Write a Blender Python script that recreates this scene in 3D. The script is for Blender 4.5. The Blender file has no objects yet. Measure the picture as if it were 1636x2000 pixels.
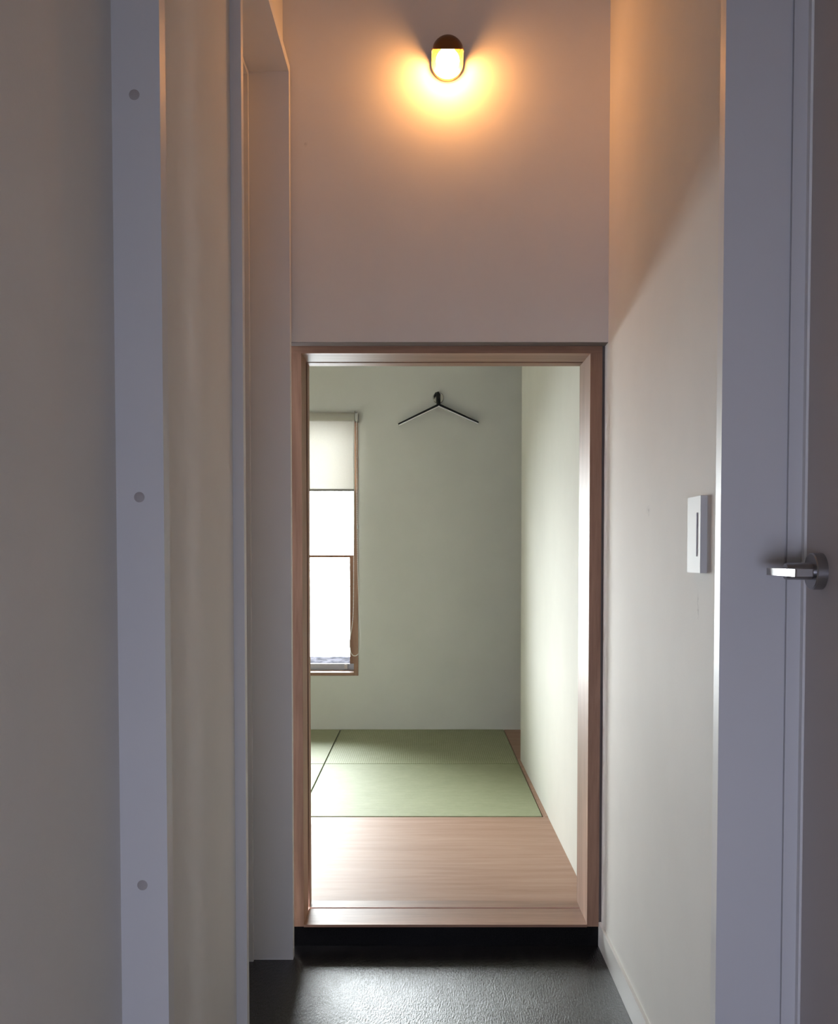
import bpy, bmesh, math, random
from mathutils import Vector, Matrix
S = bpy.context.scene
C = S.collection
PI = math.pi
EYE = 0.971

# ------------------------------------------------------------------ camera
cd = bpy.data.cameras.new('camera'); cam = bpy.data.objects.new('camera', cd); C.objects.link(cam)
cd.sensor_fit = 'VERTICAL'; cd.sensor_height = 36.0; cd.lens = 36.0*1900/2000
cd.shift_x = -11/2000; cd.shift_y = 149/2000
cd.clip_start = 0.02
cam.location = (0, 0, EYE)
cam.rotation_euler = (PI/2 - math.atan(69/1900), 0, 0)
S.camera = cam
# ------------------------------------------------------------------ colour management
S.view_settings.view_transform = 'Standard'; S.view_settings.look = 'None'
S.view_settings.exposure = 0.8; S.view_settings.gamma = 1.0; S.view_settings.use_curve_mapping = False
S.cycles.caustics_reflective = False
# ------------------------------------------------------------------ sky (overcast white to the north, bluer behind the camera)
SKY_FRONT = (25.0, 25.8, 26.8)
SKY_BACK = (4.8, 5.0, 7.0)
W = bpy.data.worlds.new('sky'); S.world = W; W.use_nodes = True
wn = W.node_tree.nodes; wl = W.node_tree.links; wn.clear()
tc = wn.new('ShaderNodeTexCoord'); sp = wn.new('ShaderNodeSeparateXYZ'); mr = wn.new('ShaderNodeMapRange')
mr.inputs['From Min'].default_value = -0.3; mr.inputs['From Max'].default_value = 0.3
mx = wn.new('ShaderNodeMix'); mx.data_type = 'RGBA'
mx.inputs[6].default_value = (*SKY_BACK, 1); mx.inputs[7].default_value = (*SKY_FRONT, 1)
bg = wn.new('ShaderNodeBackground'); wo = wn.new('ShaderNodeOutputWorld')
wl.new(tc.outputs['Generated'], sp.inputs[0]); wl.new(sp.outputs['Y'], mr.inputs['Value'])
wl.new(mr.outputs[0], mx.inputs[0]); wl.new(mx.outputs[2], bg.inputs['Color']); wl.new(bg.outputs[0], wo.inputs[0])
LAMP_COL = (1.0, 0.43, 0.125); LAMP_POWER = 68.0

def portal(name, loc, rot, sx, sy):
    l = bpy.data.lights.new(name, 'AREA'); l.shape = 'RECTANGLE'; l.size = sx; l.size_y = sy
    l.cycles.is_portal = True
    o = bpy.data.objects.new(name, l); C.objects.link(o); o.location = loc; o.rotation_euler = rot
    return o
portal('window_portal', (-0.908, 5.26, 1.006), (-PI/2, 0, 0), 1.10, 1.32)
portal('rear_window_portal', (-0.3, -1.22, 0.42), (PI/2, 0, 0), 1.2, 0.75)

# ------------------------------------------------------------------ materials
def nodes(name):
    m = bpy.data.materials.new(name); m.use_nodes = True
    nt = m.node_tree; b = nt.nodes['Principled BSDF']
    return m, nt, b
def objcoord(nt, scale):
    t = nt.nodes.new('ShaderNodeTexCoord'); mp = nt.nodes.new('ShaderNodeMapping')
    mp.inputs['Scale'].default_value = scale
    nt.links.new(t.outputs['Object'], mp.inputs['Vector'])
    return mp.outputs[0]
def noise(nt, vec, scale, detail=4, rough=0.5, dist=0.0):
    n = nt.nodes.new('ShaderNodeTexNoise'); n.inputs['Scale'].default_value = scale
    n.inputs['Detail'].default_value = detail; n.inputs['Roughness'].default_value = rough
    n.inputs['Distortion'].default_value = dist
    nt.links.new(vec, n.inputs['Vector']); return n.outputs['Fac']
def ramp(nt, fac, stops):
    r = nt.nodes.new('ShaderNodeValToRGB'); e = r.color_ramp.elements
    while len(e) < len(stops): e.new(0.5)
    for k, (p, c) in enumerate(stops): e[k].position = p; e[k].color = (*c, 1)
    nt.links.new(fac, r.inputs[0]); return r.outputs[0]
def bump(nt, b, h, strength, dist):
    n = nt.nodes.new('ShaderNodeBump'); n.inputs['Strength'].default_value = strength
    n.inputs['Distance'].default_value = dist
    nt.links.new(h, n.inputs['Height']); nt.links.new(n.outputs[0], b.inputs['Normal'])
def sc(c, k): return tuple(min(1, x*k) for x in c)

def wallpaper(name, col, rough=0.75, bs=0.25, spec=0.3, scuffs=()):
    m, nt, b = nodes(name)
    v = objcoord(nt, (1, 1, 1))
    f = noise(nt, v, 3.0, 6, 0.6)
    base = ramp(nt, f, [(0.35, sc(col, 0.97)), (0.65, sc(col, 1.02))])
    for P_, r_ in scuffs:      # small worn scuff marks
        mp = nt.nodes.new('ShaderNodeMapping'); mp.vector_type = 'POINT'
        mp.inputs['Location'].default_value = tuple(-p/q for p, q in zip(P_, r_)); mp.inputs['Scale'].default_value = tuple(1/q for q in r_)
        nt.links.new(v, mp.inputs['Vector'])
        ln = nt.nodes.new('ShaderNodeVectorMath'); ln.operation = 'LENGTH'; nt.links.new(mp.outputs[0], ln.inputs[0])
        k = nt.nodes.new('ShaderNodeMapRange'); k.inputs['From Min'].default_value = 1.0; k.inputs['From Max'].default_value = 0.3
        k.inputs['To Min'].default_value = 0; k.inputs['To Max'].default_value = 0.45
        nt.links.new(ln.outputs['Value'], k.inputs['Value'])
        n2 = ramp(nt, noise(nt, v, 180.0, 3, 0.6), [(0.45, (0, 0, 0)), (0.6, (1, 1, 1))])
        ml = nt.nodes.new('ShaderNodeMath'); ml.operation = 'MULTIPLY'; nt.links.new(k.outputs[0], ml.inputs[0]); nt.links.new(n2, ml.inputs[1])
        q = nt.nodes.new('ShaderNodeMix'); q.data_type = 'RGBA'; q.inputs[7].default_value = (*sc(col, 0.45), 1)
        nt.links.new(ml.outputs[0], q.inputs[0]); nt.links.new(base, q.inputs[6]); base = q.outputs[2]
    nt.links.new(base, b.inputs['Base Color'])
    b.inputs['Roughness'].default_value = rough; b.inputs['Specular IOR Level'].default_value = spec
    g = noise(nt, v, 260.0, 3, 0.6)
    bump(nt, b, g, bs, 0.0006)
    return m
def paint(name, col, rough=0.45, spec=0.28):
    m, nt, b = nodes(name)
    v = objcoord(nt, (1, 1, 0.2))
    f = noise(nt, v, 8.0, 3, 0.5)
    nt.links.new(ramp(nt, f, [(0.3, sc(col, 0.985)), (0.7, sc(col, 1.01))]), b.inputs['Base Color'])
    b.inputs['Roughness'].default_value = rough; b.inputs['Specular IOR Level'].default_value = spec
    bump(nt, b, noise(nt, v, 90.0, 2), 0.08, 0.0004)
    return m
def wood(name, c0, c1, axis, rough=0.5, pores=0.5, spec=0.5, coarse=9.0):
    m, nt, b = nodes(name)
    s = [1.0, 1.0, 1.0]; s['xyz'.index(axis)] = 0.06
    v = objcoord(nt, tuple(s))
    f1 = noise(nt, v, coarse*4, 5, 0.6, 0.6)
    f2 = noise(nt, v, 160.0, 4, 0.65, 0.2)
    a = nt.nodes.new('ShaderNodeMath'); a.operation = 'MULTIPLY'; a.inputs[1].default_value = 0.65
    nt.links.new(f1, a.inputs[0])
    a2 = nt.nodes.new('ShaderNodeMath'); a2.operation = 'MULTIPLY_ADD'; a2.inputs[1].default_value = 0.35
    nt.links.new(f2, a2.inputs[0]); nt.links.new(a.outputs[0], a2.inputs[2])
    nt.links.new(ramp(nt, a2.outputs[0], [(0.34, c0), (0.5, tuple((p+q)/2 for p, q in zip(c0, c1))), (0.66, c1)]), b.inputs['Base Color'])
    b.inputs['Roughness'].default_value = rough; b.inputs['Specular IOR Level'].default_value = spec
    bump(nt, b, f2, pores, 0.0006)
    return m
def metal(name, col, rough=0.3):
    m, nt, b = nodes(name)
    b.inputs['Base Color'].default_value = (*col, 1); b.inputs['Metallic'].default_value = 1.0
    v = objcoord(nt, (1, 1, 1)); f = noise(nt, v, 300.0, 2)
    mp = nt.nodes.new('ShaderNodeMapRange'); mp.inputs['To Min'].default_value = rough*0.85; mp.inputs['To Max'].default_value = rough*1.15
    nt.links.new(f, mp.inputs['Value']); nt.links.new(mp.outputs[0], b.inputs['Roughness'])
    return m
def tatami(name, axis):
    m, nt, b = nodes(name)
    v = objcoord(nt, (1, 1, 1))
    w = nt.nodes.new('ShaderNodeTexWave'); w.wave_type = 'BANDS'; w.bands_direction = axis
    w.inputs['Scale'].default_value = 34.0; w.inputs['Distortion'].default_value = 0.6
    w.inputs['Detail'].default_value = 2; w.inputs['Detail Scale'].default_value = 8
    nt.links.new(v, w.inputs['Vector'])
    s = (0.08, 1, 1) if axis == 'Y' else (1, 0.08, 1)
    f = noise(nt, objcoord(nt, s), 220.0, 3, 0.7)
    g = noise(nt, v, 14.0, 5, 0.7)
    a = nt.nodes.new('ShaderNodeMath'); a.operation = 'MULTIPLY_ADD'; a.inputs[1].default_value = 0.25
    nt.links.new(w.outputs['Fac'], a.inputs[0])
    a0 = nt.nodes.new('ShaderNodeMath'); a0.operation = 'MULTIPLY_ADD'; a0.inputs[1].default_value = 0.35
    nt.links.new(f, a0.inputs[0])
    a1 = nt.nodes.new('ShaderNodeMath'); a1.operation = 'MULTIPLY'; a1.inputs[1].default_value = 0.30
    nt.links.new(g, a1.inputs[0]); nt.links.new(a1.outputs[0], a0.inputs[2]); nt.links.new(a0.outputs[0], a.inputs[2])
    nt.links.new(ramp(nt, a.outputs[0], [(0.25, (0.29, 0.315, 0.185)), (0.70, (0.48, 0.50, 0.33))]), b.inputs['Base Color'])
    b.inputs['Roughness'].default_value = 0.58; b.inputs['Specular IOR Level'].default_value = 0.11
    bump(nt, b, a.outputs[0], 0.35, 0.0012)
    return m
def black_floor(name, rough, bs):
    m, nt, b = nodes(name)
    v = objcoord(nt, (1, 0.25, 1))
    f = noise(nt, v, 300.0, 4, 0.7, 0.0)
    g = noise(nt, v, 22.0, 4, 0.6, 0.5)
    nt.links.new(ramp(nt, f, [(0.3, (0.004, 0.004, 0.0045)), (0.7, (0.014, 0.013, 0.013))]), b.inputs['Base Color'])
    mp = nt.nodes.new('ShaderNodeMapRange'); mp.inputs['From Min'].default_value = 0.3; mp.inputs['From Max'].default_value = 0.7
    mp.inputs['To Min'].default_value = rough*0.8; mp.inputs['To Max'].default_value = rough*1.25
    nt.links.new(g, mp.inputs['Value']); nt.links.new(mp.outputs[0], b.inputs['Roughness'])
    b.inputs['Specular IOR Level'].default_value = 0.5
    if bs: bump(nt, b, f, bs, 0.0014)
    else: b.inputs['Specular IOR Level'].default_value = 0.12
    return m
def glass(name):
    m = bpy.data.materials.new(name); m.use_nodes = True; nt = m.node_tree; nt.nodes.clear()
    o = nt.nodes.new('ShaderNodeOutputMaterial'); mxs = nt.nodes.new('ShaderNodeMixShader')
    fr = nt.nodes.new('ShaderNodeFresnel'); fr.inputs[0].default_value = 1.45
    t = nt.nodes.new('ShaderNodeBsdfTransparent'); t.inputs[0].default_value = (0.96, 0.98, 0.97, 1)
    g = nt.nodes.new('ShaderNodeBsdfGlossy'); g.inputs['Roughness'].default_value = 0.02
    nt.links.new(fr.outputs[0], mxs.inputs[0]); nt.links.new(t.outputs[0], mxs.inputs[1])
    nt.links.new(g.outputs[0], mxs.inputs[2]); nt.links.new(mxs.outputs[0], o.inputs[0])
    return m
def fabric(name):
    m = bpy.data.materials.new(name); m.use_nodes = True; nt = m.node_tree; nt.nodes.clear()
    o = nt.nodes.new('ShaderNodeOutputMaterial'); mxs = nt.nodes.new('ShaderNodeMixShader'); mxs.inputs[0].default_value = 0.40
    d = nt.nodes.new('ShaderNodeBsdfDiffuse'); t = nt.nodes.new('ShaderNodeBsdfTranslucent')
    v = objcoord(nt, (1, 1, 1)); f = noise(nt, v, 500.0, 2)
    c = ramp(nt, f, [(0.3, (0.68, 0.66, 0.58)), (0.7, (0.78, 0.76, 0.68))])
    nt.links.new(c, d.inputs[0]); t.inputs[0].default_value = (0.64, 0.625, 0.60, 1)
    nt.links.new(d.outputs[0], mxs.inputs[1]); nt.links.new(t.outputs[0], mxs.inputs[2]); nt.links.new(mxs.outputs[0], o.inputs[0])
    return m
def emitter(name, col, k):
    m = bpy.data.materials.new(name); m.use_nodes = True; nt = m.node_tree; nt.nodes.clear()
    o = nt.nodes.new('ShaderNodeOutputMaterial'); e = nt.nodes.new('ShaderNodeEmission')
    e.inputs[0].default_value = (*col, 1); e.inputs[1].default_value = k
    nt.links.new(e.outputs[0], o.inputs[0]); return m

M = {}
M['hall'] = wallpaper('hall_wallpaper', (0.77, 0.745, 0.70), scuffs=[((0.436, 1.90, 1.053), (0.05, 0.020, 0.012)), ((0.436, 1.55, 0.885), (0.05, 0.006, 0.03)), ((-0.2812, 2.33, 1.935), (0.006, 0.05, 0.009))])
M['room'] = wallpaper('green_grey_wallpaper', (0.765, 0.76, 0.70), spec=0.12)
M['ceiling'] = wallpaper('ceiling_paper', (0.80, 0.79, 0.76))
M['paint'] = paint('white_painted_wood', (0.73, 0.715, 0.70))
M['leaf'] = paint('taupe_door_face', (0.52, 0.47, 0.44), 0.5)
M['bead'] = paint('grey_brown_shade', (0.16, 0.135, 0.12), 0.6)  # dark tone painted for the shade around the oak frame
M['cap'] = paint('screw_cap_plastic', (0.46, 0.42, 0.40), 0.5)
M['skirt'] = paint('pale_skirting', (0.74, 0.72, 0.69), 0.35)
W0, W1 = (0.24, 0.122, 0.072), (0.41, 0.235, 0.150)
M['wood_x'] = wood('oak_grain_across', W0, W1, 'x')
M['wood_y'] = wood('oak_grain_deep', W0, W1, 'y')
M['wood_z'] = wood('oak_grain_upright', W0, W1, 'z')
M['wood_floor'] = wood('plywood_floor', (0.40, 0.24, 0.168), (0.51, 0.335, 0.25), 'x', 0.52, 0.2, 0.14, 8.0)
M['floor'] = black_floor('black_stained_floor', 0.21, 0.9)
M['riser'] = black_floor('black_riser', 0.2, 0.0)
M['steel'] = metal('satin_nickel', (0.40, 0.39, 0.385), 0.33)
M['alu'] = metal('grey_aluminium', (0.36, 0.36, 0.38), 0.45)
M['chrome'] = metal('chrome', (0.62, 0.62, 0.60), 0.2)
M['bright'] = metal('bright_metal', (0.92, 0.92, 0.90), 0.35)
M['brass'] = metal('dark_bronze', (0.20, 0.105, 0.05), 0.38)
M['gold'] = metal('pale_brass', (0.80, 0.58, 0.34), 0.4)
M['black'] = paint('black_enamel', (0.012, 0.012, 0.012), 0.4)
M['plastic'] = paint('white_plastic', (0.66, 0.65, 0.63), 0.55, 0.2)
M['cord'] = paint('white_cord', (0.93, 0.92, 0.88), 0.5, 0.3)
M['plastic_side'] = paint('grey_plastic', (0.30, 0.28, 0.27), 0.5)
M['cavity'] = paint('dark_cavity', (0.05, 0.035, 0.028), 0.8)
M['glass'] = glass('window_glass')
M['fabric'] = fabric('cream_blind_fabric')
M['bulb'] = emitter('lit_opal_glass', LAMP_COL, LAMP_POWER)
m_, nt_, b_ = nodes('pale_gravel')
nt_.links.new(ramp(nt_, noise(nt_, objcoord(nt_, (1, 0.35, 1)), 9.0, 4, 0.7), [(0.42, (0.012, 0.012, 0.014)), (0.58, (0.030, 0.029, 0.033))]), b_.inputs['Base Color'])
b_.inputs['Roughness'].default_value = 0.9; b_.inputs['Specular IOR Level'].default_value = 0.0
M['gravel'] = m_
M['tatami_a'] = tatami('tatami_weave_deep', 'X')
M['tatami_b'] = tatami('tatami_weave_across', 'Y')

# ------------------------------------------------------------------ mesh helpers (world coordinates in, root-local out)
def finish(name, bm, mat, parent=None, smooth=False, origin=None, bevel=0.0):
    if bevel:
        bmesh.ops.bevel(bm, geom=[e for e in bm.edges if e.calc_face_angle(0) > 0.5], offset=bevel, segments=2, profile=0.5, affect='EDGES')
    org = Vector(origin) if origin is not None else (parent_origin(parent) if parent else Vector((0, 0, 0)))
    bmesh.ops.recalc_face_normals(bm, faces=bm.faces)
    bmesh.ops.translate(bm, verts=bm.verts, vec=-org)
    me = bpy.data.meshes.new(name); bm.to_mesh(me); bm.free()
    me.materials.append(M[mat])
    if smooth:
        for p in me.polygons: p.use_smooth = True
        me.set_sharp_from_angle(angle=math.radians(40))
    o = bpy.data.objects.new(name, me); C.objects.link(o)
    if parent: o.parent = parent
    if not parent and origin is not None: o.location = origin
    return o
def parent_origin(p):
    v = Vector((0, 0, 0))
    while p: v = v + Vector(p.location); p = p.parent
    return v
def root(name, loc):
    o = bpy.data.objects.new(name, None); C.objects.link(o); o.location = loc; o.empty_display_size = 0.05
    return o
def box(bm, a, b):
    vs = [bm.verts.new((x, y, z)) for x in (a[0], b[0]) for y in (a[1], b[1]) for z in (a[2], b[2])]
    for f in ((0, 1, 3, 2), (4, 6, 7, 5), (0, 4, 5, 1), (2, 3, 7, 6), (0, 2, 6, 4), (1, 5, 7, 3)):
        bm.faces.new([vs[i] for i in f])
def boxes(*bs):
    bm = bmesh.new()
    for a, b in bs: box(bm, a, b)
    return bm
def prism(pts, axis, a, b):
    """polygon pts (2-D) extruded along axis from a to b"""
    bm = bmesh.new()
    def P(p, t):
        return {'x': (t, p[0], p[1]), 'y': (p[0], t, p[1]), 'z': (p[0], p[1], t)}[axis]
    A = [bm.verts.new(P(p, a)) for p in pts]; B = [bm.verts.new(P(p, b)) for p in pts]
    bm.faces.new(A); bm.faces.new(B[::-1]); n = len(pts)
    for i in range(n): bm.faces.new([A[i], B[i], B[(i+1) % n], A[(i+1) % n]])
    return bm
def lathe(bm, prof, c, axis, n=48):
    """prof: list of (r, t) along axis from centre c"""
    ax = {'x': 0, 'y': 1, 'z': 2}[axis]; u, w = [(1, 2), (0, 2), (0, 1)][ax]
    rings = []
    for r, t in prof:
        if r < 1e-6:
            p = list(c); p[ax] += t; rings.append([bm.verts.new(p)])
        else:
            R = []
            for k in range(n):
                p = list(c); p[ax] += t; p[u] += r*math.cos(2*PI*k/n); p[w] += r*math.sin(2*PI*k/n)
                R.append(bm.verts.new(p))
            rings.append(R)
    for A, B in zip(rings, rings[1:]):
        if len(A) == 1 and len(B) == 1: continue
        for k in range(n):
            if len(A) == 1: bm.faces.new([A[0], B[k], B[(k+1) % n]])
            elif len(B) == 1: bm.faces.new([A[k], A[(k+1) % n], B[0]])
            else: bm.faces.new([A[k], A[(k+1) % n], B[(k+1) % n], B[k]])
    return bm
def tube(bm, pts, r, n=10, closed=False):
    pts = [Vector(p) for p in pts]; rings = []; N = len(pts)
    for i, p in enumerate(pts):
        a = pts[i-1] if (i or closed) else pts[0]; b = pts[(i+1) % N] if (i < N-1 or closed) else pts[-1]
        d = (b-a).normalized()
        up = Vector((0, 1, 0)) if abs(d.y) < 0.9 else Vector((1, 0, 0))
        u = d.cross(up).normalized(); w = d.cross(u).normalized()
        rr = r[i] if isinstance(r, (list, tuple)) else r
        rings.append([bm.verts.new(p + u*rr*math.cos(2*PI*k/n) + w*rr*math.sin(2*PI*k/n)) for k in range(n)])
    rg = list(zip(rings, rings[1:])) + ([(rings[-1], rings[0])] if closed else [])
    for A, B in rg:
        for k in range(n): bm.faces.new([A[k], A[(k+1) % n], B[(k+1) % n], B[k]])
    if not closed: bm.faces.new(rings[0]); bm.faces.new(rings[-1][::-1])
    return bm
def tag(o, label, cat=None, kind=None, group=None):
    o['label'] = label
    if cat: o['category'] = cat
    if kind: o['kind'] = kind
    if group: o['group'] = group
    return o
def struct(name, bm, mat, label, cat, **k):
    return tag(finish(name, bm, mat, **k), label, cat, 'structure')

# ------------------------------------------------------------------ dimensions
HZ = 2.55          # hall ceiling
RF = 0.054         # raised floor of the tatami room
LX = -0.333        # left hall wall face
RX = 0.436         # right hall wall face
YW = 2.33          # face of the wall over the low doorway
YF = 2.37          # face of the wooden door frame
YB = 2.532         # back of the frame, inside the tatami room
FY = 5.024         # far wall of the tatami room
WX0, WX1, WZ0, WZ1 = -1.45, -0.366, 0.352, 1.66   # window opening
RCZ = 2.35

# ------------------------------------------------------------------ floors and ceilings
struct('floor', boxes(((-1.6, -1.75, -0.06), (1.5, YF+0.02, 0))), 'floor', 'black stained wooden hallway floor with a dull sheen', 'floor')
struct('floor', boxes(((-2.1, YB, -0.06), (1.5, 3.348, RF)), ((0.412, 3.348, -0.06), (1.5, FY, RF)), ((-2.1, 3.348, -0.06), (0.412, FY, RF-0.03))), 'wood_floor', 'light brown wooden floor inside the small room, around the green mats', 'floor')
struct('trim_1', boxes(((LX, YF+0.004, 0), (RX, YF+0.02, RF-0.006))), 'riser', 'black step riser under the low wooden doorway', 'step')
struct('ceiling', boxes(((-1.6, -1.75, HZ), (1.5, YF, HZ+0.06))), 'ceiling', 'white ceiling above the hallway', 'ceiling')
struct('ceiling', boxes(((-2.1, YF, RCZ), (1.5, FY, RCZ+0.06))), 'ceiling', 'white ceiling of the small tatami room', 'ceiling')

# ------------------------------------------------------------------ hallway walls
# left: near wall, wall between the two openings, head above the side doorway
OZ = 2.083         # height of the left side opening
YO0, YO1 = 1.695, 2.29
struct('wall_left', boxes(((-0.50, -0.45, 0), (-0.376, 1.19, HZ))), 'hall', 'near left wall surface at the left edge of the photo', 'wall')
struct('wall_left', boxes(((-0.50, 1.19+0.026, 0), (LX, YO0, HZ)), ((-0.50, YO0, OZ+0.03), (LX, YW, HZ)), ((-0.50, YO1+0.022, 0), (LX, YW, OZ+0.03))), 'hall', 'left hallway wall with a side opening before the low doorway', 'wall')
# right wall
struct('wall_right', boxes(((RX, 1.442, 0), (0.56, YF+0.02, HZ))), 'hall', 'right hallway wall carrying the light switch', 'wall')
struct('wall_right', boxes(((0.557, -0.45, 2.0), (0.68, 1.416, HZ)), ((0.557, -0.45, 0), (0.68, 0.60, 2.0))), 'hall', 'near right wall above and beside the taupe-grey door', 'wall')
# wall above the low doorway (stands 4 cm in front of the frame)
struct('wall_back', boxes(((LX-0.1, YW, 1.4716), (RX+0.1, YB-0.01, HZ))), 'hall', 'end wall of the hallway above the low doorway, carrying the lit lamp', 'wall')
# the room behind the viewer
RY = -1.2; RZ0, RZ1 = 0.06, 0.78
struct('wall_front', boxes(((-1.6, RY-0.12, 0), (-0.9, RY, HZ)), ((0.3, RY-0.12, 0), (1.5, RY, HZ)), ((-0.9, RY-0.12, 0), (0.3, RY, RZ0)), ((-0.9, RY-0.12, RZ1), (0.3, RY, HZ))), 'hall', 'wall with an added window behind the viewer', 'wall')
struct('wall_left', boxes(((-1.6, RY, 0), (-1.5, -0.45, HZ)), ((-1.5, -0.45, 0), (-0.50, -0.35, HZ))), 'hall', 'left wall of the space behind the viewer', 'wall')
struct('wall_right', boxes(((1.4, RY, 0), (1.5, -0.45, HZ)), ((0.68, -0.45, 0), (1.5, -0.35, HZ))), 'hall', 'right wall of the space behind the viewer', 'wall')
rw = root('added_window', (-0.3, RY-0.06, RZ0)); tag(rw, 'low window added behind the viewer for cool light', 'window', 'structure')  # unseen window, added low to put cool light on the camera-facing frames
F0, F1 = RY-0.09, RY-0.03
finish('window_frame', boxes(((-0.9, F0, RZ0), (-0.87, F1, RZ1)), ((0.27, F0, RZ0), (0.3, F1, RZ1)), ((-0.87, F0, RZ0), (0.27, F1, RZ0+0.03)), ((-0.87, F0, RZ1-0.03), (0.27, F1, RZ1))), 'alu', rw)
finish('pane', boxes(((-0.87, RY-0.062, RZ0+0.03), (0.27, RY-0.058, RZ1-0.03))), 'glass', rw)

# ------------------------------------------------------------------ left frame strip with three screw caps
t = root('trim_2', (-0.347, 1.203, 0)); tag(t, 'grey-white upright frame post with three round screw caps, left side', 'door frame', 'structure')
finish('frame_post', boxes(((-0.42, 1.19, 0), (-0.318, 1.216, HZ))), 'paint', t, bevel=0.0015)
for x, z in ((-0.3489, 0.5504), (-0.3479, 0.068), (-0.3492, -0.411)):
    bm = bmesh.new(); lathe(bm, [(0, -0.0007), (0.0052, -0.0007), (0.0064, 0.0), (0.0064, 0.001)], (x, 1.19, EYE+z), 'y', 32)
    c = finish('screw_cap', bm, 'cap', t, smooth=True); c['label'] = 'small round beige screw cap'

# ------------------------------------------------------------------ casing, stop and door of the left side opening
t = root('trim_3', (-0.36, 2.0, 0)); tag(t, 'white painted door casing around the left side opening', 'door frame', 'structure')
CX = -0.314; JX = -0.407
finish('jamb', boxes(((-0.50, YO0, 0), (CX, YO0+0.020, OZ+0.022))), 'paint', t, bevel=0.0015)
finish('jamb', boxes(((-0.50, YO1, 0), (CX, YO1+0.022, OZ+0.022))), 'paint', t, bevel=0.0015)
finish('head_jamb', boxes(((-0.50, YO0+0.02, OZ), (CX, YO1, OZ+0.022))), 'paint', t, bevel=0.0015)
finish('streak_blocker', prism([(LX, OZ+0.0215), (CX-0.001, OZ+0.0215), (LX, OZ+0.036)], 'y', YO0, YO1+0.022), 'paint', t)  # sloped wedge added to stop a light streak on the end wall
finish('door_stop', boxes(((-0.43, YO1-0.011, 0), (JX, YO1, OZ)), ((-0.43, YO0+0.02, OZ-0.011), (JX, YO1-0.011, OZ)), ((-0.43, YO0+0.02, 0), (JX, YO0+0.031, OZ-0.011))), 'paint', t)
d = root('door_1', (-0.45, 2.0, 0.004)); tag(d, 'pale flush door set back in the left side opening', 'door', 'structure')
finish('door_leaf', boxes(((-0.47, YO0+0.022, 0.004), (-0.432, YO1-0.002, OZ-0.002))), 'paint', d)

# ------------------------------------------------------------------ right frame (blue-grey strip) and door with lever
t = root('trim_4', (0.49, 1.43, 0)); tag(t, 'white painted door frame with a shallow upright groove, right side', 'door frame', 'structure')
finish('frame_post', boxes(((0.430, 1.416, 0), (0.523, 1.442, HZ)), ((0.523, 1.4225, 0), (0.5275, 1.442, HZ)), ((0.5275, 1.416, 0), (0.5475, 1.442, HZ))), 'paint', t, bevel=0.001)
finish('rebate', boxes(((0.5475, 1.405, 0), (0.60, 1.442, HZ))), 'paint', t)
d = root('door_2', (0.57, 1.01, 0.006)); tag(d, 'taupe-grey flush door at the right edge with a satin lever handle', 'door', 'structure')
finish('door_leaf', boxes(((0.550, 0.61, 0.006), (0.586, 1.4015, 1.995))), 'leaf', d, bevel=0.0012)
HY, HH = 1.350, EYE-0.0255
h = root('door_handle', Vector((0.550, HY, HH))-Vector(d.location)); h.parent = d; h['label'] = 'satin nickel lever handle with a round rose'
bm = bmesh.new(); lathe(bm, [(0.0, -0.015), (0.024, -0.015), (0.0255, -0.0135), (0.0255, 0.0), (0, 0)], (0.550, HY, HH), 'x', 56)
lathe(bm, [(0, -0.050), (0.0108, -0.050), (0.0118, -0.048), (0.0118, -0.014)], (0.550, HY, HH), 'x', 32)
finish('rose', bm, 'steel', h, smooth=True)
# flat lever: path in plan, 9.5 mm tall and 24 mm wide, bent back towards the hinge side
inner, outer = [], []
for k in range(9):
    a = PI/2*k/8
    outer.append((0.4725+0.018-0.018*math.sin(a) , HY-0.004+0.018*math.cos(a)-0.004))
for k in range(5):
    a = PI/2*k/4
    inner.append((0.4965+0.003-0.003*math.sin(a), HY-0.012+0.003*math.cos(a)-0.003))
poly = [(0.512, HY+0.010)] + outer + [(0.4725, 1.242), (0.4745, 1.240), (0.4945, 1.240), (0.4965, 1.242)] + inner[::-1] + [(0.512, HY-0.010)]
bm = prism(poly, 'z', HH-0.0048, HH+0.0048)
finish('lever', bm, 'steel', h, smooth=True, bevel=0.0022)

# ------------------------------------------------------------------ right skirting, switch
struct('baseboard_right', boxes(((RX-0.007, 1.442, 0), (RX, YF+0.003, 0.06))), 'skirt', 'white skirting board along the foot of the right wall', 'skirting board', bevel=0.0012)
sy, sz = 1.541, EYE+0.0288
s = root('light_switch', (RX, sy, sz)); tag(s, 'white rectangular light switch on the right hallway wall', 'light switch')
finish('switch_plate', boxes(((RX-0.0105, sy-0.037, sz-0.060), (RX, sy+0.037, sz+0.060))), 'plastic', s, bevel=0.0012)
bm = prism([(sy-0.0205, 0), (sy+0.0205, 0), (sy+0.0205, 1), (sy-0.0205, 1)], 'x', RX-0.0122, RX-0.0100)
for v in bm.verts: v.co.z = sz + (0.034 if v.co.z > 0.5 else -0.034)
finish('rocker', bm, 'plastic', s, bevel=0.0008)

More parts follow.
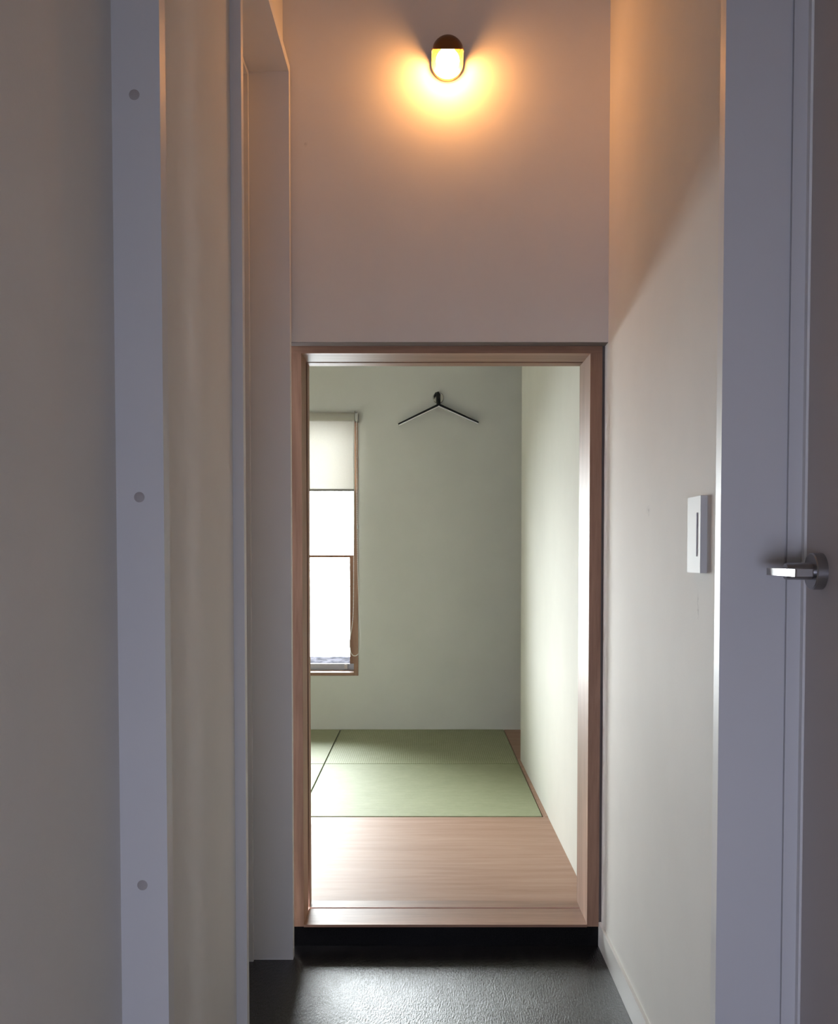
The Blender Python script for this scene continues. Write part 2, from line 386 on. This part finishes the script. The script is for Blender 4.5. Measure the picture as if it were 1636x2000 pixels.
# ------------------------------------------------------------------ low wooden doorway
t = root('trim_5', (0.05, YF, RF)); tag(t, 'light oak frame of the low doorway into the tatami room', 'door frame', 'structure')
xl, xr = -0.298, 0.4005
zt = EYE+0.4822
G0, G1 = 2.476, 2.4895        # running groove of the hidden sliding door
finish('jamb', boxes(((-0.323, YF, RF-0.005), (xl, G0-0.014, zt)), ((-0.345, G1, RF), (xl, YB, zt)), ((-0.40, G0-0.014, RF), (-0.345, G1, zt))), 'wood_z', t, bevel=0.0008)
finish('door_slot', boxes(((-0.345, G0-0.014, RF), (-0.330, G1, zt))), 'cavity', t)
finish('jamb', boxes(((xr, YF, RF-0.005), (0.4295, YB, zt))), 'wood_z', t, bevel=0.0008)
finish('head_jamb', boxes(((-0.323, YF, zt), (0.4295, G0, zt+0.0184)), ((-0.345, G1, zt), (0.4295, YB, zt+0.0184)), ((-0.34, G0, zt+0.012), (0.4295, G1, zt+0.0184))), 'wood_x', t, bevel=0.0008)
finish('sill_board', boxes(((xl, YF-0.001, RF-0.006), (xr, 2.478, RF+0.0002)), ((xl, 2.484, RF-0.006), (xr, YB, RF+0.0012))), 'wood_x', t, bevel=0.0006)
finish('door_track', boxes(((xl, 2.478, RF-0.03), (xr, 2.484, RF-0.010))), 'cavity', t)
finish('strike_plate', boxes(((xr-0.0006, 2.483, EYE-0.066), (xr+0.001, 2.4875, EYE+0.030))), 'alu', t)
struct('shade_strip', boxes(((LX, YW+0.001, zt+0.0175), (RX, YF+0.01, zt+0.0189)), ((0.4295, YF+0.006, 0), (RX, YB-0.02, zt+0.0184)), ((LX, YF+0.006, 0), (-0.323, YB-0.1, zt+0.0184))), 'bead', 'thin grey-brown strips painted as shade between wooden frame and plaster', 'trim')  # strips stand in for shade; the upright ones also close a light leak
# wall body around the frame
struct('wall_back', boxes(((-2.1, YF+0.03, 0), (-0.345, YF+0.08, RCZ)), ((-2.1, G1+0.005, 0), (-0.345, YB, RCZ)), ((-0.345, YW+0.06, zt+0.0184), (0.4295, YB, RCZ))), 'room', 'inner face of the wall between hallway and tatami room', 'wall')

# ------------------------------------------------------------------ tatami room walls
struct('wall_right', prism([(0.4335, YB-0.13), (0.424, 4.275), (0.50, 4.275), (0.55, YB-0.13)], 'z', RF, RCZ), 'room', 'pale green-grey side wall seen through the doorway, right', 'wall')
struct('wall_right', boxes(((1.4, YB, 0), (1.5, FY, RCZ)), ((0.54, YB-0.02, 0), (1.4, YB+0.06, RCZ))), 'room', 'hidden walls of the nook past the side wall', 'wall')
struct('wall_left', boxes(((-2.1, YB, 0), (-2.0, FY, RCZ))), 'room', 'left wall of the tatami room', 'wall')
struct('wall_far', boxes(((-2.1, FY, 0), (WX0-0.02, FY+0.16, RCZ)), ((WX1+0.02, FY, 0), (1.5, FY+0.16, RCZ)), ((WX0-0.02, FY, 0), (WX1+0.02, FY+0.16, WZ0-0.012)), ((WX0-0.02, FY, WZ1+0.015), (WX1+0.02, FY+0.16, RCZ))), 'room', 'green-grey far wall of the tatami room with the window', 'wall')
struct('trim_6', prism([(0.4175, 3.348), (0.4105, 4.278), (0.4245, 4.278), (0.4300, 3.348)], 'z', RF, RF+0.0015), 'wood_floor', 'thin pale wood strip between the mats and the side wall', 'trim')

# ------------------------------------------------------------------ tatami mats
TL, TM, TR = -1.283, -0.4355, 0.411
Y0, Y1, Y2 = 3.350, 4.196, FY-0.002
def mat(name, x0, x1, y0, y1, m, label):
    bm = boxes(((x0+0.003, y0+0.004, RF-0.03), (x1-0.003, y1-0.004, RF+0.002)))
    o = finish(name, bm, m, origin=((x0+x1)/2, (y0+y1)/2, RF-0.03), bevel=0.0035, smooth=True)
    return tag(o, label, 'tatami mat', group='square tatami mats on the floor')
mat('tatami_mat', TM, TR, Y0, Y1, 'tatami_b', 'green square tatami mat nearest the doorway, in front of the wooden floor')
mat('tatami_mat', TM, TR, Y1, Y2, 'tatami_a', 'green square tatami mat with upright ribs below the wall hanger, at the far wall')
mat('tatami_mat', TL, TM, Y0, Y1, 'tatami_a', 'tatami mat mostly hidden by the left jamb, its small corner near the doorway')
mat('tatami_mat', TL, TM, Y1, Y2, 'tatami_b', 'tatami mat under the window, cut off by the left door jamb')

# ------------------------------------------------------------------ window
w = root('window_1', (-0.908, FY, WZ0)); tag(w, 'tall narrow window with wooden casing and bright white daylight', 'window', 'structure')
OX0, OX1 = WX0-0.0225, WX1+0.0225
finish('casing', boxes(((WX1, FY-0.006, WZ0-0.016), (OX1, FY+0.15, WZ1+0.0225)), ((OX0, FY-0.006, WZ0-0.016), (WX0, FY+0.15, WZ1+0.0225))), 'wood_z', w, bevel=0.0008)
finish('casing', boxes(((WX0, FY-0.006, WZ1), (WX1, FY+0.15, WZ1+0.0225))), 'wood_x', w, bevel=0.0008)
finish('window_sill', boxes(((WX0, FY-0.006, WZ0-0.016), (WX1, FY+0.15, WZ0))), 'wood_x', w, bevel=0.0008)
zb0, zb1 = EYE-0.620, EYE-0.586
zm0, zm1 = EYE-0.0245, EYE-0.011
low = finish('lower_sash', boxes(((WX1-0.030, FY+0.115, zb1), (WX1, FY+0.145, zm1)), ((WX0, FY+0.115, zb1), (WX0+0.030, FY+0.145, zm1)), ((WX0+0.03, FY+0.115, zm0), (WX1-0.03, FY+0.145, zm1))), 'wood_z', w)
finish('bottom_rail', boxes(((WX0, FY+0.112, zb0), (WX1, FY+0.116, zb1)), ((WX0, FY+0.116, zb0), (WX1, FY+0.148, zb1-0.012)), ((WX0, FY+0.108, zb1-0.003), (WX1, FY+0.112, zb1))), 'alu', low)
finish('pane', boxes(((WX0+0.03, FY+0.1165, zb1-0.008), (WX1-0.03, FY+0.1195, zm0))), 'glass', low)
lx = EYE*0-0.405
finish('latch', boxes(((-0.424, FY+0.098, zb0+0.006), (-0.408, FY+0.112, zb1-0.003))), 'plastic', low, bevel=0.002)
up = finish('upper_sash', boxes(((WX1-0.012, FY+0.147, zm0), (WX1, FY+0.158, WZ1)), ((WX0, FY+0.147, zm0), (WX0+0.012, FY+0.158, WZ1)), ((WX0+0.012, FY+0.147, WZ1-0.02), (WX1-0.012, FY+0.158, WZ1))), 'alu', w)
finish('pane', boxes(((WX0+0.012, FY+0.150, zm1), (WX1-0.012, FY+0.154, WZ1-0.02))), 'glass', up)
struct('ground', boxes(((-14, FY+0.4, -0.6), (8, 13.3, -0.45))), 'gravel', 'grey gravel ground outside the window', 'ground')

# ------------------------------------------------------------------ roller blind
BY = FY-0.045
b = root('roller_blind', (-0.908, FY-0.006, 1.68)); tag(b, 'cream roller blind half drawn over the narrow window', 'roller blind')
rz = 1.663; BX1 = -0.357; BX0 = -1.46
bm = bmesh.new(); lathe(bm, [(0, 0), (0.021, 0), (0.021, BX1-BX0), (0, BX1-BX0)], (BX0, BY, rz), 'x', 40)
finish('roller_tube', bm, 'fabric', b, smooth=True)
FB = 1.297
bm = boxes(((BX0+0.006, BY+0.0185, FB), (BX1-0.001, BY+0.0200, rz)))
finish('fabric', bm, 'fabric', b)
bm = boxes(((BX0+0.006, BY+0.014, FB-0.010), (BX1-0.001, BY+0.024, FB+0.001)))
finish('bottom_bar', bm, 'plastic_side', b, bevel=0.002)
bm = boxes(((BX1+0.001, BY-0.003, rz-0.024), (BX1+0.004, FY-0.006, rz+0.030)), ((BX1+0.004, FY-0.009, rz-0.024), (BX1+0.022, FY-0.006, rz+0.030)))
finish('bracket', bm, 'chrome', b, bevel=0.0008)
bm = boxes(((BX0-0.004, BY-0.003, rz-0.024), (BX0-0.001, FY-0.006, rz+0.030)))
finish('bracket', bm, 'chrome', b)
bm = bmesh.new(); lathe(bm, [(0, 0.005), (0.022, 0.005), (0.022, 0.009), (0.018, 0.009), (0.018, 0.014), (0.024, 0.0145), (0.024, 0.017), (0, 0.017)], (BX1, BY, rz), 'x', 32)
cw = finish('chain_wheel', bm, 'plastic', b, smooth=True)
# bead chain: two strands that open into a loop near the bottom
cx = BX1+0.0115
def bead(bm, p, r):
    bmesh.ops.create_icosphere(bm, subdivisions=1, radius=r, matrix=Matrix.Translation(p))
zl = EYE-0.522
path = []
L1 = [(cx-0.016, rz-0.02), (cx-0.012, 1.3), (cx-0.0155, 0.95), (cx-0.019, 0.66), (cx-0.036, 0.53), (cx-0.034, 0.475), (cx-0.022, zl), (cx-0.004, zl-0.002), (cx+0.012, 0.468), (cx+0.018, 0.53), (cx+0.014, 0.64), (cx+0.007, 0.8), (cx+0.0035, 0.95), (cx+0.002, 1.12), (cx+0.001, 1.3), (cx+0.000, rz-0.02)]
def catmull(P, n):
    out = []
    for i in range(len(P)-1):
        p0 = P[max(i-1, 0)]; p1 = P[i]; p2 = P[i+1]; p3 = P[min(i+2, len(P)-1)]
        for k in range(n):
            s_ = k/n
            out.append(tuple(0.5*((2*p1[j]) + (-p0[j]+p2[j])*s_ + (2*p0[j]-5*p1[j]+4*p2[j]-p3[j])*s_*s_ + (-p0[j]+3*p1[j]-3*p2[j]+p3[j])*s_**3) for j in (0, 1)))
    out.append(P[-1]); return out
cp = [(x, BY-0.022, z) for x, z in catmull(L1, 14)]
bm = bmesh.new(); tube(bm, cp, 0.0015, 6)
acc = 0
for a, c in zip(cp, cp[1:]):
    acc += (Vector(c)-Vector(a)).length
    if acc > 0.006: acc = 0; bead(bm, Vector(c), 0.0027)
ch = finish('chain', bm, 'cord', b, smooth=True); ch['label'] = 'thin white bead chain hanging in a loop'
bm = bmesh.new(); lathe(bm, [(0, -0.010), (0.004, -0.008), (0.0048, 0), (0.004, 0.008), (0, 0.010)], (cx+0.0045, BY-0.022, EYE+0.132), 'z', 16)
finish('chain_connector', bm, 'plastic', ch, smooth=True)

# ------------------------------------------------------------------ wall hook and coat hanger
hx, hz = 0.0690, EYE+0.795
k = root('wall_hook', (hx, FY, hz)); tag(k, 'round chrome wall hook with black peg, holding the hanger on the far wall', 'hook')
bm = bmesh.new(); lathe(bm, [(0, -0.007), (0.026, -0.007), (0.029, -0.004), (0.029, 0), (0, 0)], (hx+0.001, FY, hz), 'y', 48)
finish('plate', bm, 'chrome', k, smooth=True)
pg = []
for i in range(9): pg.append((hx, FY-0.006-0.034*i/8, hz-0.006+0.004*math.sin(PI*i/8)))
for i in range(1, 7): a = PI/2*i/6; pg.append((hx, FY-0.040-0.010*math.sin(a), hz-0.006+0.010*(1-math.cos(a))+0.012*i/6))
bm = bmesh.new(); tube(bm, pg, 0.0055, 14)
finish('peg', bm, 'black', k, smooth=True)
ax, az = 0.0725, EYE+0.7545
hg = root('coat_hanger', (ax, FY-0.030, az)); tag(hg, 'slim V-shaped coat hanger with dark arms hanging on the round hook', 'coat hanger')
HYY = FY-0.030
# black hook of the hanger, a flat band curling over the peg
pts = [(ax-0.002, HYY, az), (ax-0.0025, HYY, az+0.020), (ax-0.003, HYY, az+0.040), (ax-0.002, HYY, az+0.052), (ax-0.006, HYY, az+0.0605), (ax-0.014, HYY, az+0.058), (ax-0.021, HYY, az+0.048), (ax-0.0245, HYY, az+0.038)]
bm = bmesh.new(); tube(bm, pts, [0.0100, 0.0105, 0.0108, 0.0105, 0.0095, 0.007, 0.0045, 0.002], 14)
finish('hook', bm, 'black', hg, smooth=True)
for sx, ex, ez in ((-1, -0.1337, EYE+0.656), (1, 0.2745, EYE+0.664)):
    bm = bmesh.new()
    dx, dz = ex-ax, ez-az; L = math.hypot(dx, dz); d = Vector((dx/L, 0, dz/L)); n = Vector((-d.z*sx, 0, d.x*sx))
    A = Vector((ax, HYY, az)) - d*0.004; B = Vector((ax, HYY, az)) + d*L
    sec = []
    for P, hw, th in ((A, 0.012, 0.0060), (A.lerp(B, 0.5), 0.0125, 0.0052), (B, 0.010, 0.0042)):
        sec.append([bm.verts.new(P + Vector((0, y, 0)) + n*t_) for y, t_ in ((-hw, -th), (hw, -th), (hw, th), (-hw, th))])
    for a, c in zip(sec, sec[1:]):
        for i in range(4): bm.faces.new([a[i], a[(i+1) % 4], c[(i+1) % 4], c[i]])
    bm.faces.new(sec[0]); bm.faces.new(sec[-1][::-1])
    ar = finish('arm', bm, 'black', hg, bevel=0.0012)
    bm = bmesh.new()
    sec = []
    for P, hw, th in ((A+d*0.004, 0.0122, 0.0052), (A.lerp(B, 0.5), 0.0127, 0.0044), (B, 0.0102, 0.0034)):
        sec.append([bm.verts.new(P + Vector((0, y, 0)) - n*t_) for y, t_ in ((-hw, th), (hw, th), (hw, th+0.0040), (-hw, th+0.0040))])
    for a, c in zip(sec, sec[1:]):
        for i in range(4): bm.faces.new([a[i], a[(i+1) % 4], c[(i+1) % 4], c[i]])
    bm.faces.new(sec[0]); bm.faces.new(sec[-1][::-1])
    e = finish('grip_strip', bm, 'bright', ar); e['label'] = 'pale strip along the underside'

# ------------------------------------------------------------------ wall lamp
lx, ly = 0.0530, 2.278
gz = EYE+1.1299
l = root('wall_lamp', (lx, YW, gz)); tag(l, 'small lit wall lamp with dark bronze dome over a glowing glass globe', 'wall lamp')
# capsule backplate
cap = []
R = 0.0372; z0, z1 = EYE+1.1075+R, EYE+1.160
for i in range(25): a = PI*i/24; cap.append((lx+R*math.cos(a), z1+R*math.sin(a)))
for i in range(25): a = PI+PI*i/24; cap.append((lx+R*math.cos(a), z0+R*math.sin(a)))
finish('backplate', prism(cap, 'y', YW-0.013, YW), 'gold', l, smooth=True, bevel=0.002)
# dome cap: hollow hemisphere, open below, reaching back to the plate
R = 0.0350; dz = EYE+1.1565
bm = bmesh.new(); n = 48; rings = []
def domering(r, z, closed_back=True):
    v = []; sag = 0.50*max(0, 1-(z-dz)/R)
    for i in range(n):
        a = 2*PI*i/n; x = r*math.cos(a); y = r*math.sin(a)
        if y > 0: y = (YW-0.011-ly)
        v.append(bm.verts.new((lx+x, ly+y, z+sag*min(0, y))))
    return v
for j in range(10):
    a = PI/2*j/10; rings.append(domering(R*math.cos(a), dz+R*math.sin(a)*0.86))
top = rings[-1]
for A, B in zip(rings, rings[1:]):
    for i in range(n): bm.faces.new([A[i], A[(i+1) % n], B[(i+1) % n], B[i]])
bm.faces.new(top)
inn = domering(R-0.0018, dz); 
for i in range(n): bm.faces.new([rings[0][i], rings[0][(i+1) % n], inn[(i+1) % n], inn[i]])
inn2 = domering(R-0.006, dz+0.012)
for i in range(n): bm.faces.new([inn[i], inn[(i+1) % n], inn2[(i+1) % n], inn2[i]])
bm.faces.new(inn2)
bmesh.ops.remove_doubles(bm, verts=bm.verts, dist=1e-6)
finish('dome_cap', bm, 'brass', l, smooth=True)
# side cheeks of the cap running down to the shoulders of the backplate
for sg in (-1, 1):
    zc = EYE+1.1475
    pts_ = [(YW-0.0125, dz+0.004), (ly+0.002, dz+0.004), (ly+0.002, dz-0.002)]
    pts_ += [(ly+0.006+0.012*(1-math.cos(PI/2*i/6)), dz-0.002+(zc-dz+0.002)*math.sin(PI/2*i/6)) for i in range(1, 7)] + [(YW-0.0125, zc)]
    b2 = prism(pts_, 'x', lx+sg*0.0350, lx+sg*0.0368)
    finish('side_cheek', b2, 'gold', l)
# opal globe with a short neck inside the cap
bm = bmesh.new(); r = 0.0268
prof = [(0, -r)] + [(r*math.sin(PI*i/24), -r*math.cos(PI*i/24)) for i in range(1, 20)] + [(0.014, 0.030), (0.014, 0.0335), (0, 0.0335)]
lathe(bm, prof, (lx, ly, gz), 'z', 48)
finish('glass_globe', bm, 'bulb', l, smooth=True)
